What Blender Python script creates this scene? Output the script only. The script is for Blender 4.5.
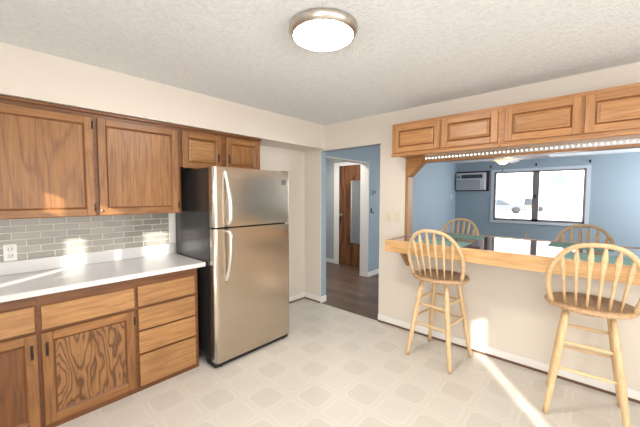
import bpy, bmesh, math, random
from mathutils import Vector, Matrix
random.seed(7)
for o in list(bpy.data.objects): bpy.data.objects.remove(o)
scn = bpy.context.scene
COL = scn.collection
PI = math.pi

# ------------------------------------------------------------------ camera
cd = bpy.data.cameras.new('camera'); cam = bpy.data.objects.new('camera', cd); COL.objects.link(cam)
cd.sensor_width = 36.0; cd.sensor_fit = 'HORIZONTAL'; cd.lens = 308.13/640*36; cd.clip_start = .05
yaw, pitch, roll = .7350, -.0561, .0017
d = Vector((-math.sin(yaw)*math.cos(pitch), math.cos(yaw)*math.cos(pitch), math.sin(pitch)))
r = Vector((math.cos(yaw), math.sin(yaw), 0)); u = r.cross(d)
r2 = math.cos(roll)*r + math.sin(roll)*u; u2 = -math.sin(roll)*r + math.cos(roll)*u
M = Matrix((r2, u2, -d)).transposed().to_4x4(); M.translation = (3.1283, -3.1277, 1.4811)
cam.matrix_world = M
scn.camera = cam

# ------------------------------------------------------------------ world, sun, added fill lights, exposure
w = bpy.data.worlds.new('world'); scn.world = w; w.use_nodes = True
bg = w.node_tree.nodes['Background']; bg.inputs[0].default_value = (.93, .97, 1, 1); bg.inputs[1].default_value = 4.2
def sun_dir(dx, dy, dz):
    return Vector((dx, dy, dz)).to_track_quat('-Z', 'Y').to_euler()
sl = bpy.data.lights.new('sun', 'SUN'); sl.energy = 7.5; sl.color = (1, .93, .82); sl.angle = math.radians(.8)
so = bpy.data.objects.new('sun', sl); COL.objects.link(so); so.rotation_euler = sun_dir(-.62, .785, -.36); so.location = (8, -9, 6)
def area(name, loc, direction, sx, sy, power, col):
    l = bpy.data.lights.new(name, 'AREA'); l.shape = 'RECTANGLE'; l.size = sx; l.size_y = sy; l.energy = power; l.color = col
    o = bpy.data.objects.new(name, l); COL.objects.link(o); o.location = loc; o.rotation_euler = sun_dir(*direction); return o
area('fill_rear', (3.5, -4.24, 1.5), (-.1, 1, .06), 2.4, 1.6, 58, (1, .985, .96))  # added soft fill from behind the camera, no window is built here
area('fill_right', (5.12, -2.0, 1.25), (-1, 0, .02), 2.4, 2.0, 34, (1, .985, .96))  # added fill in front of the right wall, not an actual door
area('fill_dining_side', (5.12, 4.9, 1.5), (-1, -.1, -.05), 1.9, 1.3, 88, (.97, .98, 1))  # unseen fill added to brighten the blue room from its side wall
scn.view_settings.view_transform = 'Standard'; scn.view_settings.look = 'None'
scn.view_settings.gamma = 1; scn.view_settings.use_curve_mapping = False
scn.view_settings.exposure = 0.45

# ------------------------------------------------------------------ material helpers
def new_mat(name):
    m = bpy.data.materials.new(name); m.use_nodes = True
    nt = m.node_tree; return m, nt, nt.nodes['Principled BSDF']
def N(nt, t, **k):
    n = nt.nodes.new(t)
    for a, b in k.items(): setattr(n, a, b)
    return n
def L(nt, a, b): nt.links.new(a, b)
def mth(nt, op, a, b=None, c=None):
    n = N(nt, 'ShaderNodeMath', operation=op)
    for i, v in enumerate((a, b, c)):
        if v is None: continue
        if isinstance(v, (int, float)): n.inputs[i].default_value = v
        else: L(nt, v, n.inputs[i])
    return n.outputs[0]
def ramp(nt, fac, stops):
    n = N(nt, 'ShaderNodeValToRGB'); cr = n.color_ramp
    while len(cr.elements) < len(stops): cr.elements.new(.5)
    for e, (p, c) in zip(cr.elements, stops): e.position = p; e.color = (*c, 1)
    L(nt, fac, n.inputs[0]); return n.outputs[0]
def mixc(nt, fac, a, b, mode='MIX'):
    n = N(nt, 'ShaderNodeMix', data_type='RGBA', blend_type=mode)
    if isinstance(fac, (int, float)): n.inputs[0].default_value = fac
    else: L(nt, fac, n.inputs[0])
    for i, v in ((6, a), (7, b)):
        if isinstance(v, tuple): n.inputs[i].default_value = (*v, 1)
        else: L(nt, v, n.inputs[i])
    return n.outputs[2]
def obj_coords(nt, scale=(1, 1, 1), rand=True):
    tc = N(nt, 'ShaderNodeTexCoord'); v = tc.outputs['Object']
    if rand:
        oi = N(nt, 'ShaderNodeObjectInfo'); s = mth(nt, 'MULTIPLY', oi.outputs['Random'], 37.0)
        a = N(nt, 'ShaderNodeVectorMath', operation='ADD'); L(nt, v, a.inputs[0]); L(nt, s, a.inputs[1]); v = a.outputs[0]
    mp = N(nt, 'ShaderNodeMapping'); mp.inputs['Scale'].default_value = scale; L(nt, v, mp.inputs[0]); return mp.outputs[0]
def noise(nt, vec, scale, detail=2, rough=.5, dist=0):
    n = N(nt, 'ShaderNodeTexNoise'); n.inputs['Scale'].default_value = scale; n.inputs['Detail'].default_value = detail
    n.inputs['Roughness'].default_value = rough; n.inputs['Distortion'].default_value = dist
    if vec is not None: L(nt, vec, n.inputs['Vector'])
    return n.outputs[0]
def bump(nt, b, h, strength, dist):
    n = N(nt, 'ShaderNodeBump'); n.inputs['Strength'].default_value = strength; n.inputs['Distance'].default_value = dist
    L(nt, h, n.inputs['Height']); L(nt, n.outputs[0], b.inputs['Normal'])
def plain(name, col, rough=.5, metal=0, var=.03, nscale=12, spec=None, coat=0):
    m, nt, b = new_mat(name)
    n = noise(nt, obj_coords(nt), nscale, 3)
    lo = tuple(max(0, c*(1-var)) for c in col); hi = tuple(min(1, c*(1+var)) for c in col)
    L(nt, ramp(nt, n, [(.3, lo), (.7, hi)]), b.inputs['Base Color'])
    b.inputs['Roughness'].default_value = rough; b.inputs['Metallic'].default_value = metal
    if spec is not None: b.inputs['Specular IOR Level'].default_value = spec
    if coat: b.inputs['Coat Weight'].default_value = coat; b.inputs['Coat Roughness'].default_value = .08
    return m
def paint(name, col, rough=.6, bs=.08):
    m, nt, b = new_mat(name)
    v = obj_coords(nt, rand=False)
    L(nt, ramp(nt, noise(nt, v, 1.3, 3), [(.3, tuple(c*.985 for c in col)), (.7, col)]), b.inputs['Base Color'])
    b.inputs['Roughness'].default_value = rough
    bump(nt, b, noise(nt, v, 160, 3), bs, .003); return m
def oak(name, dark, mid, light, axis, contrast=.3, freq=9, rough=.36, across=6.0, ratio=.12, sharp=3.0):
    m, nt, b = new_mat(name); ai = 'XYZ'.index(axis)
    s = [across]*3; s[ai] = across*ratio
    n1 = noise(nt, obj_coords(nt, tuple(s)), 1.0, 2.5, .45, .1)
    ring = mth(nt, 'SINE', mth(nt, 'MULTIPLY', n1, freq*2*PI))
    ring = mth(nt, 'POWER', mth(nt, 'MULTIPLY_ADD', ring, .5, .5), sharp)
    s2 = [85.0]*3; s2[ai] = 5.0
    pores = noise(nt, obj_coords(nt, tuple(s2)), 1.0, 2, .6)
    s3 = [48.0]*3; s3[ai] = 2.0
    streak = noise(nt, obj_coords(nt, tuple(s3)), 1.0, 4, .65)
    base = ramp(nt, streak, [(.33, mid), (.67, light)])
    c = mixc(nt, mth(nt, 'MULTIPLY', ring, contrast), base, dark)
    c = mixc(nt, ramp_f(nt, pores, .50, .66, .46), c, dark)
    oi = N(nt, 'ShaderNodeObjectInfo')
    hs = N(nt, 'ShaderNodeHueSaturation'); L(nt, c, hs.inputs['Color'])
    L(nt, mth(nt, 'MULTIPLY_ADD', oi.outputs['Random'], .16, .92), hs.inputs['Value'])
    L(nt, hs.outputs[0], b.inputs['Base Color'])
    b.inputs['Roughness'].default_value = rough
    bump(nt, b, pores, .12, .002); return m
def ramp_f(nt, x, a, b_, top):
    n = N(nt, 'ShaderNodeMapRange'); n.inputs[1].default_value = a; n.inputs[2].default_value = b_; n.inputs[4].default_value = top; L(nt, x, n.inputs[0]); return n.outputs[0]

DK, MD, LT = (.115, .042, .014), (.275, .118, .037), (.36, .170, .058)
OAK = {a: oak('oak_cabinet_'+a, DK, MD, LT, a) for a in 'XYZ'}
OAKC = oak('oak_cathedral', (.085, .035, .013), (.28, .128, .044), (.36, .175, .066), 'Z', .85, 15, .36, 6.5, .30, 2.6)
OAKP = oak('oak_flat_panel', (.14, .055, .02), (.28, .120, .037), (.365, .172, .059), 'Z', .45, 16, .36, 3.2, .14, 5.0)
OAKF = {a: oak('oak_face_frame_'+a, (.085, .03, .010), (.18, .068, .021), (.23, .090, .029), a, .3) for a in 'YZ'}
DRW = oak('oak_drawer', (.20, .085, .03), (.37, .18, .066), (.475, .255, .10), 'Y', .35, 7)
OAKB = {a: oak('oak_bar_'+a, (.22, .09, .03), (.39, .18, .064), (.48, .245, .098), a, .25) for a in 'XYZ'}
PINE = {a: oak('pale_wood_'+a, (.50, .30, .13), (.67, .47, .26), (.77, .57, .335), a, .22, 6, .4) for a in 'XYZ'}
SEATW = oak('seat_wood', (.25, .13, .06), (.48, .30, .16), (.58, .39, .225), 'Y', .4, 8, .35)
RAILW = oak('bar_edge_wood', (.42, .21, .08), (.60, .36, .16), (.70, .45, .22), 'X', .35, 7, .3)

CREAM = paint('cream_wall_paint', (.74, .68, .605))
BLUE = paint('blue_wall_paint', (.325, .412, .478))
WHITE = paint('white_trim_paint', (.84, .83, .81), .4, .02)
STRIPB = plain('brown_bottom_strip', (.14, .075, .045), .6)  # dark brown strip along the bottom of the baseboards
# popcorn ceiling
CEIL, nt, b = new_mat('popcorn_ceiling')
v = obj_coords(nt, rand=False); nn = noise(nt, v, 42, 4, .65); n3 = noise(nt, v, 95, 2, .6)
hh = mth(nt, 'ADD', nn, mth(nt, 'MULTIPLY', n3, .6))
L(nt, ramp(nt, nn, [(.3, (.765, .785, .81)), (.6, (.85, .87, .895))]), b.inputs['Base Color']); b.inputs['Roughness'].default_value = .95
bump(nt, b, hh, .65, .016)
# vinyl floor: octagon cells with lighter bands and small corner diamonds
VINYL, nt, b = new_mat('vinyl_octagon_floor')
tc = N(nt, 'ShaderNodeTexCoord'); sp = N(nt, 'ShaderNodeSeparateXYZ'); L(nt, tc.outputs['Object'], sp.inputs[0])
P_ = .2545
def cell(o, x0):
    t = mth(nt, 'ADD', mth(nt, 'DIVIDE', mth(nt, 'SUBTRACT', o, x0), P_), 40.5)
    return mth(nt, 'ABSOLUTE', mth(nt, 'SUBTRACT', mth(nt, 'FRACT', t), .5)), mth(nt, 'FLOOR', t)
ax, ix = cell(sp.outputs[0], 1.112); ay, iy = cell(sp.outputs[1], -1.505)
chk = mth(nt, 'MODULO', mth(nt, 'ADD', ix, iy), 2)
sm = mth(nt, 'ADD', ax, ay); mx = mth(nt, 'MAXIMUM', ax, ay)
octd = mth(nt, 'MAXIMUM', mx, mth(nt, 'MULTIPLY_ADD', sm, .7071, -.085))
def step(e, x, wd): 
    n = N(nt, 'ShaderNodeMapRange'); n.inputs[1].default_value = e-wd; n.inputs[2].default_value = e+wd; L(nt, x, n.inputs[0]); return n.outputs[0]
cellc = mixc(nt, chk, (.605, .575, .52), (.64, .61, .555))
col = mixc(nt, step(.392, octd, .010), cellc, (.685, .655, .60))
col = mixc(nt, mth(nt, 'MULTIPLY', step(.445, octd, .010), .8), col, (.63, .60, .545))
col = mixc(nt, mth(nt, 'MULTIPLY', step(.80, sm, .015), .8), col, (.66, .63, .57))
mot = noise(nt, tc.outputs['Object'], 55, 4, .7)
col = mixc(nt, mth(nt, 'MULTIPLY', mot, .22), col, (.47, .42, .35))
L(nt, col, b.inputs['Base Color']); b.inputs['Roughness'].default_value = .33
b.inputs['Specular IOR Level'].default_value = .35
bump(nt, b, mth(nt, 'ADD', mot, step(.38, octd, .02)), .12, .002)
# dark plank floor
PLANK, nt, b = new_mat('dark_plank_floor')
tc = N(nt, 'ShaderNodeTexCoord'); br = N(nt, 'ShaderNodeTexBrick'); L(nt, tc.outputs['Object'], br.inputs[0])
br.inputs['Scale'].default_value = 1; br.inputs['Mortar Size'].default_value = .0015; br.inputs['Brick Width'].default_value = 1.2; br.inputs['Row Height'].default_value = .15
br.inputs['Color1'].default_value = (.15, .092, .063, 1); br.inputs['Color2'].default_value = (.24, .158, .112, 1); br.inputs['Mortar'].default_value = (.03, .02, .015, 1)
mp = N(nt, 'ShaderNodeMapping'); mp.inputs['Scale'].default_value = (2, 30, 1); L(nt, tc.outputs['Object'], mp.inputs[0])
st = noise(nt, mp.outputs[0], 1.0, 4, .65, .4)
L(nt, mixc(nt, .75, br.outputs[0], ramp(nt, st, [(.3, (.35, .33, .32)), (.7, (1, 1, 1))]), 'MULTIPLY'), b.inputs['Base Color']); b.inputs['Roughness'].default_value = .38
# backsplash
TILE, nt, b = new_mat('grey_subway_tile')
tc = N(nt, 'ShaderNodeTexCoord'); sp = N(nt, 'ShaderNodeSeparateXYZ'); L(nt, tc.outputs['Object'], sp.inputs[0])
cb = N(nt, 'ShaderNodeCombineXYZ'); L(nt, sp.outputs[1], cb.inputs[0]); L(nt, sp.outputs[2], cb.inputs[1])
br = N(nt, 'ShaderNodeTexBrick'); L(nt, cb.outputs[0], br.inputs[0]); br.inputs['Scale'].default_value = 1
br.inputs['Mortar Size'].default_value = .0028; br.inputs['Mortar Smooth'].default_value = .1; br.inputs['Brick Width'].default_value = .157; br.inputs['Row Height'].default_value = .0505
br.inputs['Color1'].default_value = (.29, .28, .25, 1); br.inputs['Color2'].default_value = (.385, .37, .33, 1); br.inputs['Mortar'].default_value = (.74, .72, .67, 1)
L(nt, br.outputs[0], b.inputs['Base Color'])
L(nt, mth(nt, 'MULTIPLY_ADD', br.outputs[1], .5, .16), b.inputs['Roughness'])
bump(nt, b, mth(nt, 'SUBTRACT', 1, br.outputs[1]), .4, .002)

LAMI = plain('white_laminate', (.71, .715, .72), .2, 0, .02, 3)
BLACKP = plain('black_plastic', (.012, .012, .012), .45)
BRONZE = plain('dark_bronze', (.06, .045, .035), .4, .7)
IVORY = plain('ivory_plastic', (.70, .635, .50), .4)
WPLAST = plain('white_plastic', (.82, .82, .80), .35)
SLOT = plain('slot_black', (.01, .01, .01), .6)
NICKEL = plain('brushed_nickel', (.58, .53, .47), .28, 1)
CHROME = plain('handle_silver', (.78, .77, .75), .25, .9)
TEAL = plain('teal_placemat', (.24, .43, .385), .8, 0, .12, 60)
AVAP = plain('grey_appliance_plastic', (.60, .62, .66), .5)
AVENT = plain('grey_grille', (.23, .26, .31), .55)
ADARK = plain('dark_vent', (.045, .05, .06), .5)
MAHOG = plain('dark_red_frame', (.055, .018, .018), .4)
WINFR = plain('dark_window_frame', (.20, .178, .172), .4)
WCASE = paint('pale_window_casing', (.60, .665, .72), .45, .02)
MIRM = plain('mirror_glass', (.80, .81, .82), .04, 1, 0)
DOORW = oak('walnut_door', (.05, .018, .008), (.16, .06, .022), (.26, .105, .038), 'Z', .75, 8, .4, 3.0)
FSIDE = plain('fridge_dark_side', (.030, .030, .031), .22, 0, .1, 300)
FANB = plain('pale_fan_blade', (.62, .62, .68), .5)
# stainless
STEEL, nt, b = new_mat('brushed_stainless')
st = noise(nt, obj_coords(nt, (4, 4, 420)), 1, 2)
L(nt, ramp(nt, st, [(.3, (.53, .455, .37)), (.7, (.59, .515, .425))]), b.inputs['Base Color'])
b.inputs['Metallic'].default_value = 1; b.inputs['Roughness'].default_value = .2
b.inputs['Anisotropic'].default_value = .5
bump(nt, b, st, .35, .0006)
# glossy bar surface
BART, nt, b = new_mat('glossy_bar_surface')
st = noise(nt, obj_coords(nt, (2.5, 26, 10)), 1, 4, .6, .3)
L(nt, ramp(nt, st, [(.3, (.15, .075, .048)), (.7, (.27, .14, .088))]), b.inputs['Base Color']); b.inputs['Roughness'].default_value = .07
b.inputs['Coat Weight'].default_value = .6; b.inputs['Coat Roughness'].default_value = .03
# glass pane
GLASS, nt, b = new_mat('window_glass')
tr = N(nt, 'ShaderNodeBsdfTransparent'); gl = N(nt, 'ShaderNodeBsdfGlossy'); gl.inputs['Roughness'].default_value = .02
mxs = N(nt, 'ShaderNodeMixShader'); mxs.inputs[0].default_value = .05
L(nt, tr.outputs[0], mxs.inputs[1]); L(nt, gl.outputs[0], mxs.inputs[2]); L(nt, mxs.outputs[0], nt.nodes['Material Output'].inputs[0])
def emit(name, col, s, base=(.9, .9, .88)):
    m, nt, b = new_mat(name); b.inputs['Base Color'].default_value = (*base, 1)
    b.inputs['Emission Color'].default_value = (*col, 1); b.inputs['Emission Strength'].default_value = s
    n = noise(nt, obj_coords(nt), 8); L(nt, ramp(nt, n, [(.3, tuple(c*.98 for c in col)), (.7, col)]), b.inputs['Emission Color']); return m
DOME = emit('lit_lamp_dome', (1, .95, .88), 80)
LEDM = emit('lit_led', (1, .93, .78), 4.5)
FANG = emit('lit_fan_glass', (1, .80, .48), .38, (.75, .62, .42))
SNOW = plain('snow', (.88, .89, .92), .8)

# ------------------------------------------------------------------ mesh helpers
WORLD = {}
class MB:
    def __init__(s): s.bm = bmesh.new()
    def _add(s, t):
        me = bpy.data.meshes.new('t'); t.to_mesh(me); t.free(); s.bm.from_mesh(me); bpy.data.meshes.remove(me)
    def box(s, x0, x1, y0, y1, z0, z1, bev=0, seg=2, mat=None):
        t = bmesh.new(); bmesh.ops.create_cube(t, size=1)
        for v in t.verts: v.co = Vector(((x0+x1)/2+v.co.x*(x1-x0), (y0+y1)/2+v.co.y*(y1-y0), (z0+z1)/2+v.co.z*(z1-z0)))
        if bev: bmesh.ops.bevel(t, geom=t.edges[:], offset=min(bev, .45*min(abs(x1-x0), abs(y1-y0), abs(z1-z0))), segments=seg, affect='EDGES', profile=.5)
        if mat is not None: bmesh.ops.transform(t, matrix=mat, verts=t.verts)
        s._add(t); return s
    def prism(s, pts, axis, a0, a1, bev=0, mat=None):
        """polygon in the two other axes (cyclic order), extruded along axis"""
        t = bmesh.new(); i = 'xyz'.index(axis)
        def co(p, a):
            c = [0, 0, 0]; c[i] = a; o = [k for k in range(3) if k != i]; c[o[0]] = p[0]; c[o[1]] = p[1]; return c
        A = [t.verts.new(co(p, a0)) for p in pts]; B = [t.verts.new(co(p, a1)) for p in pts]
        t.faces.new(A[::-1]); t.faces.new(B)
        for k in range(len(pts)): t.faces.new((A[k], A[(k+1) % len(pts)], B[(k+1) % len(pts)], B[k]))
        bmesh.ops.recalc_face_normals(t, faces=t.faces)
        if bev: bmesh.ops.bevel(t, geom=t.edges[:], offset=bev, segments=2, affect='EDGES', profile=.5)
        if mat is not None: bmesh.ops.transform(t, matrix=mat, verts=t.verts)
        s._add(t); return s
    def lathe(s, prof, n=40, loc=(0, 0, 0), sx=1, sy=1, mat=None):
        t = bmesh.new(); rings = []
        for rr, z in prof:
            if rr < 1e-6: rings.append([t.verts.new((loc[0], loc[1], loc[2]+z))])
            else: rings.append([t.verts.new((loc[0]+sx*rr*math.cos(2*PI*k/n), loc[1]+sy*rr*math.sin(2*PI*k/n), loc[2]+z)) for k in range(n)])
        for A, B in zip(rings, rings[1:]):
            for k in range(n):
                if len(A) == 1 and len(B) == 1: continue
                if len(A) == 1: t.faces.new((A[0], B[k], B[(k+1) % n]))
                elif len(B) == 1: t.faces.new((A[k], A[(k+1) % n], B[0]))
                else: t.faces.new((A[k], A[(k+1) % n], B[(k+1) % n], B[k]))
        bmesh.ops.recalc_face_normals(t, faces=t.faces)
        for f in t.faces: f.smooth = True
        if mat is not None: bmesh.ops.transform(t, matrix=mat, verts=t.verts)
        s._add(t); return s
    def sweep(s, pts, rad, n=10, side=None, flat=None):
        """tube along pts; rad per point; side = fixed reference vector, flat = scale of the second axis"""
        t = bmesh.new(); pts = [Vector(p) for p in pts]; rings = []
        if not isinstance(rad, (list, tuple)): rad = [rad]*len(pts)
        for i, p in enumerate(pts):
            tn = (pts[min(i+1, len(pts)-1)]-pts[max(i-1, 0)]).normalized()
            ref = Vector(side) if side else (Vector((0, 0, 1)) if abs(tn.z) < .9 else Vector((1, 0, 0)))
            b1 = (ref-tn*ref.dot(tn)).normalized(); b2 = tn.cross(b1)
            fl = flat[i] if isinstance(flat, (list, tuple)) else (flat or 1)
            rings.append([t.verts.new(p+b1*rad[i]*math.cos(2*PI*k/n)+b2*rad[i]*fl*math.sin(2*PI*k/n)) for k in range(n)])
        for A, B in zip(rings, rings[1:]):
            for k in range(n): t.faces.new((A[k], A[(k+1) % n], B[(k+1) % n], B[k])).smooth = True
        t.faces.new(rings[0][::-1]); t.faces.new(rings[-1]); bmesh.ops.recalc_face_normals(t, faces=t.faces)
        s._add(t); return s
    def build(s, name, mat, parent=None, local=False):
        me = bpy.data.meshes.new(name)
        o = bpy.data.objects.new(name, me); COL.objects.link(o)
        if parent is not None:
            o.parent = parent; org = WORLD.get(parent.name, Vector())
            if not local: bmesh.ops.translate(s.bm, vec=-org, verts=s.bm.verts)
            WORLD[o.name] = org
        else:
            xs = [v.co for v in s.bm.verts]
            org = Vector(((min(c.x for c in xs)+max(c.x for c in xs))/2, (min(c.y for c in xs)+max(c.y for c in xs))/2, min(c.z for c in xs)))
            if local: org = Vector()
            else: bmesh.ops.translate(s.bm, vec=-org, verts=s.bm.verts); o.location = org
            WORLD[o.name] = org
        s.bm.to_mesh(me); s.bm.free(); me.materials.append(mat); return o
def tag(o, label, cat, group=None, kind=None):
    o['label'] = label; o['category'] = cat
    if group: o['group'] = group
    if kind: o['kind'] = kind
    return o
def thing(name, loc, label, cat, group=None, rz=0):
    o = bpy.data.objects.new(name, None); COL.objects.link(o); o.location = loc; o.rotation_euler = (0, 0, rz)
    o.empty_display_size = .1; WORLD[o.name] = Vector(loc); return tag(o, label, cat, group)
def struct(name, mb, mat, parent=None, ground=False):
    """world-origin structural mesh so that patterns keep the room's grid"""
    o = mb.build(name, mat, parent, local=(parent is None))
    if parent is None: o['kind'] = 'structure'
    return o
def box(*a, **k): return MB().box(*a, **k)

# ------------------------------------------------------------------ room shell
X1, Y0, YF, ZC = 5.2, -4.3, 6.18, 2.42
struct('floor', box(-.05, X1+.1, Y0-.1, 0.0, -.12, 0), VINYL)
struct('floor.001', box(-1.75, X1+.1, 0.0, YF+.1, -.12, -.001), PLANK)
struct('ceiling', box(-1.75, X1+.1, Y0-.1, YF+.1, ZC, ZC+.12), CEIL)
struct('wall_left', box(-.12, 0, Y0-.1, .012, 0, ZC), CREAM)
# rear wall with the openings that let the low sun in
mb = MB()
holes = [(1.285, 1.405, 1.38, 1.93), (1.50, 1.60, 2.05, 2.19), (1.57, 1.60, 1.60, 1.95), (1.74, 1.92, 1.93, 2.24)]
holes = sorted(holes)
xs = sorted({-.12, X1+.1, *[h[0] for h in holes], *[h[1] for h in holes]})
for a, b_ in zip(xs, xs[1:]):
    zz = 0; cov = sorted((h[2], h[3]) for h in holes if h[0] <= a+1e-6 and h[1] >= b_-1e-6)
    for z0, z1 in cov:
        if z0 > zz: mb.box(a, b_, Y0-.02, Y0, zz, z0)
        zz = max(zz, z1)
    mb.box(a, b_, Y0-.02, Y0, zz, ZC)
struct('wall_rear', mb, CREAM)
mb = MB(); sy0, sy1, sz1 = -3.72, -3.565, 1.985
mb.box(X1, X1+.02, Y0-.1, sy0, 0, ZC).box(X1, X1+.02, sy1, .06, 0, ZC).box(X1, X1+.02, sy0, sy1, sz1, ZC)
struct('wall_right', mb, CREAM)
# wall between kitchen and hall / dining: doorway + bar opening
DX0, DX1, DZ = .3125, 1.2374, 2.088
OX0, OX1, OZ0, OZ1 = 1.557, 3.55, .935, 1.893
def divider(y0, y1, name, m):
    mb = MB()
    mb.box(-.0 if y0 < .005 else .031, DX0, y0, y1, 0, ZC).box(DX0, DX1, y0, y1, DZ, ZC).box(DX1, OX0, y0, y1, 0, ZC)
    mb.box(OX0, OX1, y0, y1, 0, OZ0).box(OX0, OX1, y0, y1, OZ1, ZC).box(OX1, X1, y0, y1, 0, ZC)
    return struct(name, mb, m)
divider(0, .012, 'wall_back', CREAM); divider(.012, .115, 'wall_back.001', BLUE)
struct('trim_6', box(0, .376, Y0, 0, 2.11, ZC), CREAM)
# hall wall running away along Y with the alcove opening
mb = MB(); HX0, HX1, HY = -.13, .031, 1.61
mb.box(HX0, HX1, .115, .30, 0, ZC).box(HX0, HX1, .30, HY, 2.088, ZC).box(HX0, HX1, HY, YF, 0, ZC)
struct('wall_left.001', mb, BLUE)
struct('wall_left.002', MB().box(-1.75, HX0, 2.10, 2.2, 0, ZC).box(-1.75, -1.65, .0, 2.1, 0, ZC).box(-1.75, -.12, .0, .115, 0, ZC), paint('grey_blue_wall_paint', (.40, .43, .445)))
# far wall with window hole
WX0, WX1, WZ0, WZ1 = 1.03, 2.90, .855, 2.125
mb = MB(); mb.box(HX0, WX0, YF, YF+.14, 0, ZC).box(WX1, X1+.1, YF, YF+.14, 0, ZC).box(WX0, WX1, YF, YF+.14, 0, WZ0).box(WX0, WX1, YF, YF+.14, WZ1, ZC)
struct('wall_far', mb, BLUE)
struct('wall_right.001', box(X1, X1+.1, .06, YF, 0, ZC), BLUE)

# baseboards
def base(name, x0, x1, y0, y1, with_strip=True):
    o = struct(name, box(x0, x1, y0, y1, .022 if with_strip else 0, .088, bev=.004), WHITE)
    if with_strip: MB().box(x0+.001, x1-.001, y0+.001, y1-.001, 0, .022).build('bottom_strip', STRIPB, o)
    return o
base('baseboard_left', 0, .014, -1.0, -.0145)
base('baseboard_back', 0, DX0-.001, -.014, 0)
base('baseboard_back.001', DX1-.001, X1, -.014, 0)
base('baseboard_back.002', DX0, DX0+.012, 0, .115, False)
base('baseboard_left.001', HX1, HX1+.014, HY+.0, YF, False)
base('baseboard_left.002', -1.65, -1.17, 2.086, 2.10, False)
base('baseboard_far', HX1+.014, X1, YF-.014, YF, False)
# alcove opening casing (white end jamb) and hall door casing
struct('trim_1', box(HX0-.012, HX1+.004, HY-.012, HY, 0, 2.088).box(HX0-.012, HX1+.004, .30, HY-.012, 2.076, 2.088), WHITE)
struct('trim_2', MB().box(-1.17, -1.03, 2.08, 2.10, 0, 2.20, bev=.004).box(-1.03, .0-.13, 2.08, 2.10, 2.125, 2.20, bev=.004), WHITE)
d1 = struct('door_1', box(-1.028, -.20, 2.086, 2.10, .008, 2.124), DOORW)
MB().lathe([(0, 0), (.03, 0), (.03, .006), (.012, .01), (.012, .035), (.026, .045), (.03, .058), (.022, .07), (0, .074)], 20, mat=Matrix.Translation((-.955, 2.086, 1.08)) @ Matrix.Rotation(PI/2, 4, 'X')).build('door_knob', NICKEL, d1)
mr = thing('wall_mirror', (-.555, 2.084, .51), 'narrow tall mirror mounted on the dark brown hall door', 'mirror')
MB().box(-.70, -.41, 2.078, 2.0855, .515, 1.79).build('mirror_glass', MIRM, mr)
mb = MB()
for a in ((-.712, -.70, .503, 1.802), (-.41, -.398, .503, 1.802), (-.70, -.41, .503, .515), (-.70, -.41, 1.79, 1.802)): mb.box(a[0], a[1], 2.074, 2.0855, a[2], a[3])
mb.build('mirror_frame', NICKEL, mr)

# oak lining of the bar opening
mb = MB().box(OX0, OX0+.032, -.004, .119, OZ0+.115, OZ1).box(OX1-.032, OX1, -.004, .119, OZ0+.115, OZ1).box(OX0+.032, OX1-.032, -.003, .119, 1.836, OZ1)
struct('trim_3', mb, OAKB['Z'])
struct('trim_4', MB().prism([(OX0+.032, 1.69), (OX0+.032, 1.837), (OX0+.032+.15, 1.837)], 'y', -.002, .117), OAKB['X'])
# window
w1 = struct('window_1', MB().box(WX0, WX1, YF-.02, YF+.06, WZ0, WZ0+.055).box(WX0, WX1, YF-.02, YF+.06, WZ1-.035, WZ1).box(WX0, WX0+.045, YF-.02, YF+.06, WZ0, WZ1).box(WX1-.045, WX1, YF-.02, YF+.06, WZ0, WZ1).box(1.885, 2.02, YF-.02, YF+.06, WZ0, WZ1), WINFR)
for a, b_ in ((WX0+.045, 1.885), (2.02, WX1-.045)):
    MB().box(a, b_, YF+.018, YF+.024, WZ0+.055, WZ1-.035).build('pane', GLASS, w1)
MB().box(1.93, 1.975, YF-.035, YF-.02, 1.45, 1.53).build('latch', BRONZE, w1)
struct('trim_5', MB().box(WX0-.075, WX0, YF-.014, YF, WZ0-.07, WZ1+.07).box(WX1, WX1+.075, YF-.014, YF, WZ0-.07, WZ1+.07).box(WX0, WX1, YF-.014, YF, WZ1, WZ1+.07).box(WX0-.02, WX1+.02, YF-.03, YF, WZ0-.07, WZ0), WCASE)

# ------------------------------------------------------------------ backsplash, countertop
ts = struct('tile_backsplash', box(.0005, .009, Y0, -1.89, 1.0135, 1.326), TILE)
del ts['kind']; tag(ts, 'grey subway tile backsplash with pale grout between white counter and upper cabinets', 'backsplash')
tag(box(.0005, .016, -1.889, -1.824, 1.0135, 1.326, bev=.002).build('trim_board', WHITE), 'white vertical trim board at the end of the grey tiles beside refrigerator', 'trim')
ct = thing('countertop', (.325, -3.07, .877), 'white laminate countertop over the oak base cabinets', 'countertop')
MB().box(.001, .65, Y0+.002, -1.842, .877, .915, bev=.006).build('worktop', LAMI, ct)
MB().box(.001, .021, Y0+.002, -1.842, .9155, 1.012, bev=.004).build('splash_lip', LAMI, ct)
ou = thing('wall_outlet', (.011, -2.992, 1.006), 'white double outlet on the grey tile backsplash above the counter', 'outlet')
MB().box(.0095, .0155, -3.027, -2.957, 1.0135, 1.134, bev=.002).build('cover_plate', WPLAST, ou)
for z in (1.05, 1.098):
    rc = MB().lathe([(0, 0), (.017, 0), (.017, .003), (0, .003)], 20, mat=Matrix.Translation((.0155, -2.992, z)) @ Matrix.Rotation(PI/2, 4, 'Y')).build('receptacle', WPLAST, ou)
    MB().box(.0186, .0192, -3.001, -2.998, z-.004, z+.007).box(.0186, .0192, -2.986, -2.983, z-.004, z+.007).box(.0186, .0192, -2.994, -2.990, z-.013, z-.008).build('slots', SLOT, rc)

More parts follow.
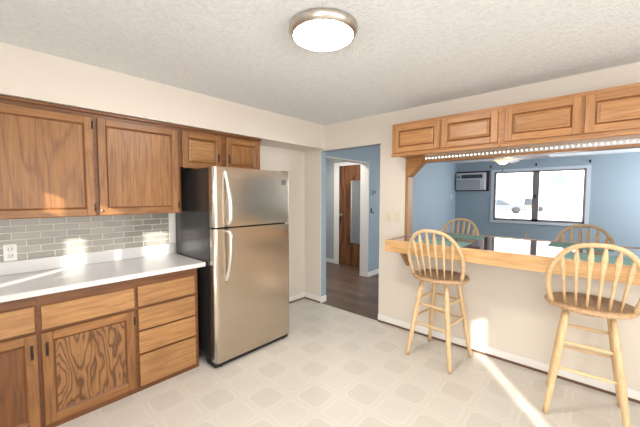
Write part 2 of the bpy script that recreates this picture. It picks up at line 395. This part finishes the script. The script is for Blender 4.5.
# ------------------------------------------------------------------ oak cabinet doors / drawers facing +X
def raised(co, a0, a1, c0, c1, steps, back):
    """closed panel: rings of (inset, height); co(h, a, c) -> point"""
    t = bmesh.new(); rings = []
    for ins, h in [(0, back)]+steps:
        rings.append([t.verts.new(co(h, p, q)) for p, q in ((a0+ins, c0+ins), (a1-ins, c0+ins), (a1-ins, c1-ins), (a0+ins, c1-ins))])
    t.faces.new(rings[0]); t.faces.new(rings[-1])
    for A, B in zip(rings, rings[1:]):
        for k in range(4): t.faces.new((A[k], A[(k+1) % 4], B[(k+1) % 4], B[k]))
    bmesh.ops.recalc_face_normals(t, faces=t.faces); m = MB(); m._add(t); return m
def ring_bead(co, a0, a1, c0, c1, w_, hi, lo):
    t = bmesh.new(); rings = []
    for ins, h in ((-.002, hi), (w_, lo), (-.002, lo-.001)):
        rings.append([t.verts.new(co(h, p, q)) for p, q in ((a0+ins, c0+ins), (a1-ins, c0+ins), (a1-ins, c1-ins), (a0+ins, c1-ins))])
    for A, B in zip(rings, rings[1:]+rings[:1]):
        for k in range(4): t.faces.new((A[k], A[(k+1) % 4], B[(k+1) % 4], B[k]))
    bmesh.ops.recalc_face_normals(t, faces=t.faces); m = MB(); m._add(t); return m
def panel_door(parent, co, bx, y0, y1, z0, z1, fw, panel_mat, sm, rm, bm_, raise_):
    """door = its panel board; stiles, rails and bead are its pieces. co(h, a, z): h = height over the back plane"""
    a0, a1, c0, c1 = y0+fw, y1-fw, z0+fw, z1-fw
    steps = [(0, .007)]
    if raise_: steps = [(0, .006), (.010, .006), (.028, .011), (.030, .018)]
    d_ = raised(co, a0-.004, a1+.004, c0-.004, c1+.004, steps, .001).build('door', panel_mat, parent)
    for p, q in ((y0, y0+fw), (y1-fw, y1)): bx(0, .0195, p, q, z0, z1, .0045).build('stile', sm, d_)
    for p, q in ((z0, z0+fw), (z1-fw, z1)): bx(0.0003, .0192, y0+fw-.001, y1-fw+.001, p, q, .0045).build('rail', rm, d_)
    ring_bead(co, a0, a1, c0, c1, .012, .0165, .0065).build('bead', bm_, d_)
    return d_
def frame_door(parent, name, x, y0, y1, z0, z1, fw, panel_mat, style, raised_=False):
    co = lambda h, a, z: (x+h, a, z)
    bx = lambda h0, h1, a, b_, c, e, bv: MB().box(x+h0, x+h1, a, b_, c, e, bev=bv)
    return panel_door(parent, co, bx, y0, y1, z0, z1, fw, panel_mat, style['Z'], style['Y'], OAKF['Z'], raised_)
def hinge(parent, x, y, z):
    MB().box(x, x+.006, y-.006, y+.006, z-.03, z+.03, bev=.002).sweep([(x+.006, y, z-.022), (x+.006, y, z+.022)], .005, 8).build('hinge', BRONZE, parent)
def pull(parent, x, y, z):
    MB().box(x-.001, x+.004, y-.007, y+.007, z-.045, z+.045, bev=.002).sweep([(x, y, z-.034), (x+.010, y, z-.026), (x+.013, y, z), (x+.010, y, z+.026), (x, y, z+.034)], .004, 8).build('pull', BRONZE, parent)

XU = .328
# upper cabinet with two flat panel doors
def carcass(mb, x0, x1, y0, y1, z0, z1):
    return mb.box(x0, x1, y0, y1, z0, z1)
uc = thing('upper_cabinet', (.164, -2.54, 1.327), 'long oak upper cabinet with two tall flat-panel doors above the tiles', 'cabinet', None)
box(.001, XU-.02, -3.19, -1.903, 1.329, 2.105).build('body', OAK['Z'], uc)
MB().box(XU-.0199, XU, -3.19, -1.903, 1.329, 2.105).build('face_frame', OAKF['Y'], uc)
mb = MB().box(XU-.01, XU+.022, -3.20, -1.903, 2.087, 2.108, bev=.004); mb.build('top_molding', OAKF['Y'], uc)
d = frame_door(uc, 'door', XU+.001, -3.165, -2.545, 1.334, 2.056, .052, OAKP, OAK)
hinge(d, XU+.02, -2.548, 1.395); hinge(d, XU+.02, -2.548, 2.0)
d = frame_door(uc, 'door', XU+.001, -2.518, -1.928, 1.334, 2.060, .052, OAK['Z'], OAK)
hinge(d, XU+.02, -1.931, 1.40); MB().lathe([(0, 0), (.011, .002), (.012, .008), (0, .012)], 12, mat=Matrix.Translation((XU+.021, -2.508, 1.37)) @ Matrix.Rotation(PI/2, 4, 'Y')).build('catch', NICKEL, d)
# over-fridge cabinet
fc = thing('upper_cabinet', (.164, -1.46, 1.735), 'short oak upper cabinet with two small raised-panel doors over the refrigerator', 'cabinet')
box(.001, XU-.02, -1.902, -1.023, 1.745, 2.105).build('body', OAKF['Z'], fc)
MB().box(XU-.0199, XU, -1.902, -1.023, 1.745, 2.105).build('face_frame', OAKF['Y'], fc)
MB().box(XU-.01, XU+.022, -1.902, -1.014, 2.087, 2.108, bev=.004).build('top_molding', OAKF['Y'], fc)
d = frame_door(fc, 'door', XU+.001, -1.888, -1.505, 1.735, 2.063, .055, DRW, OAK, True); pull(d, XU+.021, -1.535, 1.85)
d = frame_door(fc, 'door', XU+.001, -1.450, -1.045, 1.735, 2.065, .055, OAK['Z'], OAK, True); pull(d, XU+.021, -1.42, 1.85)

# base cabinets
XB = .60
def base_cab(label, y0, y1):
    t = thing('base_cabinet', (.3, (y0+y1)/2, 0), label, 'cabinet', None)
    box(.023, XB-.02, y0, y1, 0, .8765).build('body', OAKF['Z'], t); return t
def slab(parent, y0, y1, z0, z1):
    return MB().box(XB+.0005, XB+.02, y0, y1, z0, z1, bev=.005, seg=3).build('drawer', DRW, parent)
def fframe(t, ys, zs, y0, y1): MB().box(XB-.0199, XB, y0, y1, 0, .8765).build('face_frame', OAKF['Y'], t)
c = base_cab('oak base cabinet with a column of four drawers beside refrigerator', -2.386, -1.90)
fframe(c, ((-2.386, -2.355), (-1.945, -1.90)), ((0, .06), (.28, .30), (.455, .475), (.635, .66), (.80, .8765)), -2.386, -1.90)
for z0, z1 in ((.657, .808), (.474, .634), (.296, .459), (.042, .279)): slab(c, -2.366, -1.930, z0, z1)
c = base_cab('oak base cabinet with one wide drawer over a strongly grained door', -2.916, -2.387)
fframe(c, ((-2.916, -2.885), (-2.41, -2.387)), ((0, .08), (.62, .665), (.79, .8765)), -2.916, -2.387)
slab(c, -2.900, -2.388, .655, .803)
d = frame_door(c, 'door', XB+.0005, -2.905, -2.391, .045, .633, .055, OAKC, OAK); pull(d, XB+.021, -2.880, .53)
hinge(d, XB+.02, -2.392, .56)
c = base_cab('oak base cabinet under the outlet with plain drawer and darker flat door', -3.50, -2.917)
fframe(c, ((-3.50, -3.47), (-2.945, -2.917)), ((0, .08), (.62, .665), (.79, .8765)), -3.50, -2.917)
slab(c, -3.46, -2.930, .655, .808)
d = frame_door(c, 'door', XB+.0005, -3.46, -2.925, .045, .637, .055, OAKF['Z'], OAK); pull(d, XB+.021, -2.950, .53)

# ------------------------------------------------------------------ refrigerator
FX, FY0, FY1 = .781, -1.833, -.990
fr = thing('refrigerator', (.41, (FY0+FY1)/2, 0), 'stainless top-freezer refrigerator with dark sides beside the base cabinets', 'refrigerator')
MB().box(.035, .700, FY0, FY1, .055, 1.722, bev=.006).build('body', FSIDE, fr)
def fdoor(name, z0, z1):
    pts = []; rr = .03; xb = .706; xf = FX
    for k in range(7):
        a = PI/2*k/6; pts.append((xf-rr+rr*math.sin(a), FY0+rr-rr*math.cos(a)))
    for k in range(7):
        a = PI/2*k/6; pts.append((xf-rr+rr*math.cos(a), FY1-rr+rr*math.sin(a)))
    pts += [(xb, FY1), (xb, FY0)]
    o = MB().prism(pts, 'z', z0, z1).build(name, STEEL, fr)
    return o
fz = fdoor('freezer_door', 1.217, 1.725); lo = fdoor('refrigerator_door', .052, 1.203)
for dd, z0, z1 in ((fz, 1.217, 1.725), (lo, .052, 1.203)):   # pale edge strip along the hinge-free side
    MB().sweep([(FX-.022, FY0+.012, z0+.004), (FX-.022, FY0+.012, z1-.004)], .017, 12).build('edge_strip', CHROME, dd)
def fhandle(dd, z0, z1, flip):
    """half of the long parenthesis: leaves the door at z0, stands off furthest near z1"""
    y = -1.728; pts = []; n = 20
    for k in range(n+1):
        t = k/n; bow = math.sin(PI/2*min(1, t/.72))**.85 * (1 if t < .93 else 1-.9*(t-.93)/.07)
        pts.append((FX-.006+.052*bow, y+.020*bow, z0+(z1-z0)*t))
    MB().sweep(pts, [.0125]*(n+1), 12, side=(1, 0, 0), flat=1.25).build('handle', CHROME, dd)
fhandle(fz, 1.70, 1.226, 0); fhandle(lo, .745, 1.195, 1)
bd = MB().box(FX+.0002, FX+.003, -1.095, -1.050, 1.597, 1.642, bev=.001).build('badge', SLOT, fz)
MB().lathe([(.011, 0), (.016, .0), (.016, .002), (.011, .002), (.011, 0)], 20, mat=Matrix.Translation((FX+.003, -1.072, 1.62)) @ Matrix.Rotation(PI/2, 4, 'Y')).build('emblem_ring', CHROME, bd)
MB().box(.60, .752, FY0+.004, FY1-.012, .006, .05, bev=.004).build('base_grille', BLACKP, fr)
MB().box(.70, .7065, FY0+.004, FY1-.004, .06, 1.72).build('door_gasket', BLACKP, fr)
MB().box(.62, .76, -1.06, -1.008, 1.7255, 1.735, bev=.003).build('hinge_cap', FSIDE, fr)
for y in (-1.77, -1.06): MB().lathe([(0, 0), (.02, 0), (.02, .012), (0, .012)], 14, loc=(.73, y, 0)).build('foot', BLACKP, fr)

# ------------------------------------------------------------------ bar counter
BX0, BX1, BY0, BY1, BZ = 1.567, 3.55, -.437, .60, 1.052
bar = thing('bar_counter', (2.56, .08, .937), 'long breakfast bar with glossy dark top and pale wood edge over the half wall', 'counter')
MB().box(BX0+.02, BX1, BY0+.02, BY1-.02, .985, BZ-.006).build('bar_top', BART, bar)
MB().box(BX0, BX1, BY0, BY0+.022, .937, BZ, bev=.003).build('front_edge', RAILW, bar)
MB().box(BX0, BX1, BY1-.022, BY1, .96, BZ, bev=.003).build('back_edge', RAILW, bar)
MB().box(BX1+.0005, BX1+.022, BY0, -.015, .937, BZ, bev=.003).build('end_edge', OAKB['Y'], bar)
MB().box(BX0, BX0+.022, BY0+.022, -.0145, .937, BZ, bev=.003).build('end_edge', OAKB['Y'], bar)
MB().prism([(-.0005, .80), (-.125, .936), (-.205, .936), (-.0005, .72)], 'x', BX0+.016, BX0+.052).build('bracket', OAKB['Z'], bar)
def mat_(cx, cy, rz, label):
    o = MB().box(-.215, .215, -.16, .16, 0, .004, bev=.0015).build('placemat', TEAL, None, True)
    o.location = (cx, cy, BZ-.0055); o.rotation_euler = (0, 0, rz); WORLD[o.name] = Vector()
    tag(o, label, 'placemat', 'teal placemats on the bar')
mat_(2.06, -.225, .0, 'teal placemat on the bar at the kitchen side stool beside the doorway wall')
mat_(2.03, .385, .0, 'teal placemat on the far side of the bar below the air conditioner')
mat_(3.13, -.225, .0, 'teal placemat on the bar seen through the spindles of the biggest stool')
mat_(3.02, .385, .0, 'teal placemat on the far side of the bar beyond the biggest stool')

# ------------------------------------------------------------------ bar cabinets (doors face -Y)
YB = -.312
def door_negy(parent, x0, x1, z0, z1, fw):
    y = YB-.0005
    co = lambda h, a, z: (a, y-h, z)
    bx = lambda h0, h1, a, b_, c, e, bv: MB().box(a, b_, y-h1, y-h0, c, e, bev=bv)
    return panel_door(parent, co, bx, x0, x1, z0, z1, fw, OAKB['X'], OAKB['Z'], OAKB['X'], OAKF['Z'], True)
def bar_cab(x0, x1, doors, label):
    t = thing('bar_cabinet', ((x0+x1)/2, -.155, 1.876), label, 'cabinet', 'cabinets above the bar')
    MB().box(x0, x1, YB+.02, -.0005, 1.894, 2.198).build('body', OAKB['X'], t)
    MB().box(x0, x1, YB, YB+.0199, 1.894, 2.198).build('face_frame', OAKB['X'], t)
    MB().box(x0, x1, YB-.024, YB+.02, 1.874, 1.896, bev=.004).build('light_rail', OAKB['X'], t)
    for a, b_ in doors: door_negy(t, a, b_, 1.914, 2.172, .052)
bar_cab(1.563, 2.527, ((1.585, 2.045), (2.060, 2.507)), 'oak wall cabinet above the bar with its end beside the doorway wall, knee brace below')
bar_cab(2.528, 3.53, ((2.555, 3.020), (3.035, 3.505)), 'oak wall cabinet above the bar over the biggest stool, away from the doorway wall')
# LED strip
ls = thing('light_strip', (2.65, -.006, 1.86), 'metal light strip with a row of small lit bulbs under the bar cabinets', 'light')
MB().box(1.775, 3.515, -.014, -.0045, 1.855, 1.8925).build('channel', plain('led_channel_metal', (.55, .55, .54), .35, .8), ls)
led_me = None
for k in range(52):
    x = 1.79+k*.0335
    if led_me is None:
        o = MB().lathe([(0, 0), (.006, 0), (.0055, .004), (0, .007)], 10, mat=Matrix.Rotation(PI/2, 4, 'X')).build('bulb', LEDM, ls, True); led_me = o.data
    else:
        o = bpy.data.objects.new('bulb', led_me); COL.objects.link(o); o.parent = ls
    o.location = Vector((x, -.0142, 1.872))-Vector(ls.location)

# ------------------------------------------------------------------ bar stools
def make_stool(label):
    t = thing('bar_stool', (0, 0, 0), label, 'bar stool', 'pale wood bar stools')
    # dished seat
    seat = MB().lathe([(0, .752), (.09, .754), (.16, .760), (.205, .766), (.222, .762), (.228, .750), (.222, .736), (.19, .724), (.10, .720), (0, .720)], 48, sx=1.08, sy=1.02)
    seat.build('seat', SEATW, t, True)
    MB().box(-.09, .09, -.09, .09, .700, .7195, bev=.008).build('swivel_plate', PINE['X'], t, True)
    c0, c1, zt = .205, .115, .705
    def legp(sx, sy, z): k = c1+(c0-c1)*(zt-z)/zt; return Vector((sx*k, sy*k, z))
    for sx, sy in ((-1, -1), (1, -1), (1, 1), (-1, 1)):
        pts = [legp(sx, sy, z) for z in (.001, .06, .2, .35, .5, .62, zt)]
        MB().sweep(pts, [.0155, .017, .020, .022, .022, .020, .017], 14).build('leg', PINE['Z'], t, True)
    for a, b_, zs, ax in (((-1, -1), (1, -1), (.325, .50), 'X'), ((-1, 1), (1, 1), (.355, .53), 'X'), ((-1, -1), (-1, 1), (.375, .545), 'Y'), ((1, -1), (1, 1), (.375, .545), 'Y')):
        for z in zs:
            p, q = legp(*a, z), legp(*b_, z)
            MB().sweep([p, p.lerp(q, .15), p.lerp(q, .5), p.lerp(q, .85), q], [.008, .010, .0125, .010, .008], 10).build('rung', PINE[ax], t, True)
    # hooped back
    def hoop(a, rx=.248, h=.435):
        # a from 0 (left foot) to 1 (right foot); bows out above narrow feet, leans back
        th = PI*(1-a)
        x = rx*math.copysign(abs(math.cos(th))**.80, math.cos(th)); s = math.sin(th)**.80
        z = .757+h*s; pinch = 1-.18*(1-min(1, s/.55))**1.6
        return Vector((x*pinch, -.10-.06*(1-abs(math.cos(th)))-.15*(z-.757)/h, z))
    n = 48; bow = MB().sweep([hoop(k/n) for k in range(n+1)], .0135, 12, side=(0, 1, .3), flat=1.15).build('back_bow', PINE['X'], t, True)
    for k in range(6):
        f = (k-2.5)/2.5
        xt, xb = f*.168, f*.136
        # top meets the hoop
        best = min((abs(hoop(j/400).x-xt), j) for j in range(80, 321))[1]; top = hoop(best/400)
        bot = Vector((xb, -.160+.035*f*f, .757))
        m = MB(); pts = []; wd = []
        for tt, ww in ((0, .0075), (.3, .0085), (.55, .0095), (.72, .014), (.80, .0165), (.88, .012), (.97, .0065), (1, .006)):
            pts.append(bot.lerp(top, tt)); wd.append(ww)
        m.sweep(pts, wd, 10, side=(1, 0, 0), flat=[.85, .85, .75, .48, .42, .55, .9, .95])
        m.build('spindle', PINE['Z'], bow, True)
    return t
def copy_tree(o, parent=None):
    c = o.copy(); COL.objects.link(c)
    if parent: c.parent = parent
    for ch in list(o.children): copy_tree(ch, c)
    return c
labs = ['pale wood bar stool on the kitchen side of the bar, beside the doorway wall',
        'biggest looking pale wood bar stool, kitchen side of the bar, away from the doorway',
        'pale wood bar stool across the bar in the blue room, below the air conditioner',
        "pale wood bar stool across the bar, its hoop peeking over the biggest stool's back"]
place = [(2.077, -.315, -.115, .17), (3.105, -.365, .05, .07), (1.865, .64, PI+.03, 0), (3.035, .62, PI, 0)]
proto = make_stool(labs[0])
stools = [proto]+[copy_tree(proto) for _ in range(3)]
for s, (x, y, rz, sw), lb in zip(stools, place, labs):
    s.location = (x, y, 0); s.rotation_euler = (0, 0, rz); s['label'] = lb
    for ch in s.children:
        if ch.name.split('.')[0] in ('seat', 'back_bow'): ch.rotation_euler = (0, 0, sw)

# ------------------------------------------------------------------ switches, thermostat, hook
def switch(x, label):
    t = thing('light_switch', (x, -.001, 1.19), label, 'switch', 'ivory switches by the doorway')
    MB().box(x-.035, x+.035, -.006, -.0005, 1.19, 1.305, bev=.002).build('cover_plate', IVORY, t)
    MB().box(x-.006, x+.006, -.016, -.006, 1.240, 1.258, bev=.002).build('toggle', IVORY, t)
switch(1.345, 'ivory light switch of the pair nearer the doorway on cream wall'); switch(1.462, 'ivory light switch of the pair nearer the oak bar post')
th = thing('thermostat', (HX1+.01, 1.81, 1.50), 'small grey thermostat on the blue hall wall', 'thermostat')
MB().box(HX1+.0005, HX1+.03, 1.745, 1.875, 1.50, 1.60, bev=.006).build('housing', plain('thermostat_grey', (.42, .44, .45), .5), th)
MB().box(HX1+.03, HX1+.032, 1.765, 1.825, 1.53, 1.585).build('display', ADARK, th)
hk = thing('wall_hook', (HX1+.01, 1.70, 1.12), 'small dark hook with dangling cord on the blue hall wall below thermostat', 'hook')
MB().box(HX1+.0005, HX1+.008, 1.685, 1.715, 1.17, 1.27, bev=.003).build('hook_plate', BRONZE, hk)
MB().sweep([(HX1+.008, 1.70, 1.25), (HX1+.02, 1.70, 1.20), (HX1+.03, 1.705, 1.17), (HX1+.03, 1.74, 1.165), (HX1+.03, 1.75, 1.19)], .006, 8).build('hook_arm', BRONZE, hk)
sw = thing('light_switch', (HX1+.001, 5.85, 1.41), 'pale blue-grey switch plate on the blue side wall below the air conditioner', 'switch')
MB().box(HX1+.0005, HX1+.006, 5.80, 5.90, 1.40, 1.53, bev=.002).build('cover_plate', WCASE, sw)
MB().box(HX1+.006, HX1+.014, 5.843, 5.857, 1.455, 1.475, bev=.002).build('toggle', WCASE, sw)

# ------------------------------------------------------------------ air conditioner
ac = thing('air_conditioner', (.48, YF-.1, 1.625), 'grey window air conditioner in a dark frame on the blue wall', 'air conditioner')
AX0, AX1, AZ0, AZ1 = .055, .905, 1.63, 2.18
mb = MB()
for a in ((AX0, AX1, AZ1-.045, AZ1), (AX0, AX1, AZ0, AZ0+.025), (AX0, AX0+.025, AZ0, AZ1), (AX1-.07, AX1, AZ0, AZ1)): mb.box(a[0], a[1], YF-.03, YF-.0005, a[2], a[3], bev=.003)
mb.build('frame', MAHOG, ac)
MB().box(AX0+.03, AX1-.075, YF-.14, YF-.0005, AZ0+.03, AZ1-.05, bev=.012).build('housing', AVAP, ac)
g = MB().box(AX0+.06, AX1-.20, YF-.146, YF-.14, AZ0+.05, AZ0+.31, bev=.003).build('intake_grille', AVENT, ac)
mb = MB()
for k in range(8): mb.box(AX0+.07, AX1-.21, YF-.149, YF-.146, AZ0+.066+k*.03, AZ0+.078+k*.03)
mb.build('louvre', AVAP, g)
v_ = MB().box(AX0+.17, AX1-.14, YF-.146, YF-.14, AZ0+.35, AZ0+.455, bev=.003).build('outlet_vent', ADARK, ac)
mb = MB()
for k in range(10): mb.box(AX0+.185+k*.05, AX0+.189+k*.05, YF-.149, YF-.146, AZ0+.355, AZ0+.45)
mb.build('vane', AVENT, v_)
MB().box(AX0+.05, AX0+.14, YF-.146, YF-.14, AZ0+.36, AZ0+.445, bev=.003).build('control_panel', AVENT, ac)
# curtain hooks
for x, z, nm in ((.932, 2.285, 'between air conditioner and window'), (1.942, 2.275, 'over the middle of the window'), (2.952, 2.285, 'past the far end of the window')):
    t = thing('curtain_bracket', (x, YF-.03, z-.03), 'small black curtain rod bracket on the blue wall '+nm, 'bracket', 'curtain brackets above the window')
    MB().box(x-.016, x+.016, YF-.006, YF-.0005, z-.035, z+.03, bev=.002).build('plate', BLACKP, t)
    MB().sweep([(x, YF-.006, z), (x, YF-.06, z), (x, YF-.075, z+.015), (x, YF-.075, z+.03)], .008, 8).build('arm', BLACKP, t)
o2 = thing('wall_outlet', (1.786, YF-.005, .45), 'beige outlet low on the blue wall under the window', 'outlet')
MB().box(1.75, 1.822, YF-.006, YF-.0005, .44, .555, bev=.002).build('cover_plate', plain('beige_plate', (.50, .40, .25), .5), o2)
for z in (.475, .52): MB().box(1.77, 1.802, YF-.009, YF-.006, z-.014, z+.014, bev=.003).build('receptacle', IVORY, o2)

# ------------------------------------------------------------------ ceiling light
cl = thing('ceiling_light', (1.955, -1.805, 2.33), 'round flush ceiling light with nickel ring and lit white dome', 'light')
MB().lathe([(.02, ZC-.0005), (.172, ZC-.0005), (.189, 2.412), (.191, 2.400), (.176, 2.368), (.168, 2.366), (.160, 2.372), (.155, ZC-.001)], 64, (1.955, -1.805, 0)).build('ring', NICKEL, cl)
MB().lathe([(.167, 2.368), (.155, 2.360), (.125, 2.352), (.09, 2.347), (.05, 2.3445), (0, 2.344)], 64, (1.955, -1.805, 0)).build('dome', DOME, cl)

# ------------------------------------------------------------------ ceiling fan in the far room
fx, fy = 1.868, 3.0
fan = thing('ceiling_fan', (fx, fy, 1.88), 'ceiling fan with pale blades and lit glass bowl in the blue room', 'ceiling fan')
MB().lathe([(0, ZC-.0005), (.07, ZC-.0005), (.06, 2.38), (.02, 2.36), (0, 2.36)], 24, (fx, fy, 0)).build('canopy', NICKEL, fan)
MB().sweep([(fx, fy, 2.365), (fx, fy, 2.30)], .013, 12).build('downrod', NICKEL, fan)
MB().lathe([(0, 2.305), (.06, 2.30), (.115, 2.27), (.125, 2.23), (.11, 2.19), (.06, 2.16), (0, 2.16)], 32, (fx, fy, 0)).build('motor_housing', NICKEL, fan)
for k in range(5):
    a = math.radians(10+72*k)
    R_ = Matrix.Translation((fx, fy, 2.128)) @ Matrix.Rotation(a, 4, 'Z') @ Matrix.Rotation(math.radians(-12), 4, 'X')
    bl = MB().prism([(.17, -.05), (.30, -.062), (.60, -.068), (.645, -.05), (.655, 0), (.645, .05), (.60, .068), (.30, .062), (.17, .05)], 'z', -.004, .004, mat=R_).build('blade', FANB, fan)
    MB().box(.09, .20, -.014, .014, -.002, .008, mat=R_).build('blade_iron', NICKEL, bl)
MB().lathe([(.04, 2.165), (.085, 2.14), (.10, 2.130), (.05, 2.130)], 32, (fx, fy, 0)).build('light_fitter', NICKEL, fan)
MB().lathe([(.158, 2.131), (.150, 2.115), (.115, 2.095), (.075, 2.062), (.045, 2.046), (0, 2.04), (0, 2.052), (.04, 2.056), (.07, 2.070), (.108, 2.102), (.145, 2.122), (.150, 2.131), (.158, 2.131)], 36, (fx, fy, 0)).build('glass_bowl', FANG, fan)
MB().sweep([(fx, fy, 2.04), (fx, fy, 1.90)], .005, 6).lathe([(0, 0), (.01, .006), (.011, .015), (0, .03)], 10, (fx, fy, 1.875)).build('pull_chain', BRONZE, fan)
pl = bpy.data.lights.new('fan_bulb', 'POINT'); pl.energy = 7; pl.color = (1, .85, .65); pl.shadow_soft_size = .08
po = bpy.data.objects.new('fan_bulb', pl); COL.objects.link(po); po.location = (fx, fy, 2.0)
# unseen fill light added under the alcove ceiling to brighten it
hl = bpy.data.lights.new('alcove_fill', 'AREA'); hl.shape = 'DISK'; hl.size = .35; hl.energy = 18; hl.color = (1, .93, .84)
ho = bpy.data.objects.new('alcove_fill', hl); COL.objects.link(ho); ho.location = (-.7, 1.2, 2.40)

# ------------------------------------------------------------------ outdoors beyond the window
struct('ground', box(-60, 60, YF+.5, 90, -.9, -.6), SNOW)
def car(x, y, rz, col, label, L_=4.4, h=1.42, van=False):
    t = thing('car', (x, y, -.6), label, 'car', None, rz)
    cm = plain('car_paint', col, .4); gm = plain('car_glass', (.05, .06, .07), .2); tm = plain('tyre', (.03, .03, .03), .8)
    hl_ = L_/2
    pr = [(-hl_, .3), (-hl_, .8), (-hl_+.15, .88), (hl_-1.2, .88), (hl_-.1, .78), (hl_, .6), (hl_, .3)]
    MB().prism(pr, 'y', -.85, .85, bev=.04).build('body', cm, t, True)
    cb = [(-hl_+.1, .88), (-hl_+.35, h), (hl_-2.0, h), (hl_-1.25, .88)] if not van else [(-.3, .88), (-.15, h), (hl_-1.9, h), (hl_-1.2, .88)]
    MB().prism(cb, 'y', -.74, .74, bev=.03).build('cabin', cm, t, True)
    MB().prism([(p[0]*.93, min(h-.08, p[1]+.04)) for p in cb], 'y', -.755, .755).build('side_window', gm, t, True)
    for sx in (-hl_+.85, hl_-.85):
        for sy in (-.86, .68):
            MB().lathe([(0, 0), (.33, 0), (.33, .18), (0, .18)], 20, mat=Matrix.Translation((sx, sy+.18, .33)) @ Matrix.Rotation(PI/2, 4, 'X')).build('wheel', tm, t, True)
    return t
c1 = car(-6.4, 42, .12, (.10, .105, .12), 'low parked car seen faintly through the window pane nearer the air conditioner')
c1.scale = (1.4, 1.3, 1.2)
car(-4.6, 50, .05, (.16, .14, .125), 'tall parked pickup seen faintly beside the mullion of the window', 5.0, 1.85, True)
sg = thing('roadside_sign', (-.75, 44, -.6), 'pale blue roadside sign seen faintly through the window pane farther from the air conditioner', 'sign')
MB().box(-1.55, .05, 43.95, 44.05, 3.0, 4.1, bev=.01).build('sign_board', plain('sign_blue', (.10, .135, .17), .5), sg)
for x in (-1.3, -.2): MB().sweep([(x, 44.0, -.6), (x, 44.0, 3.01)], .05, 10).build('post', SNOW, sg)
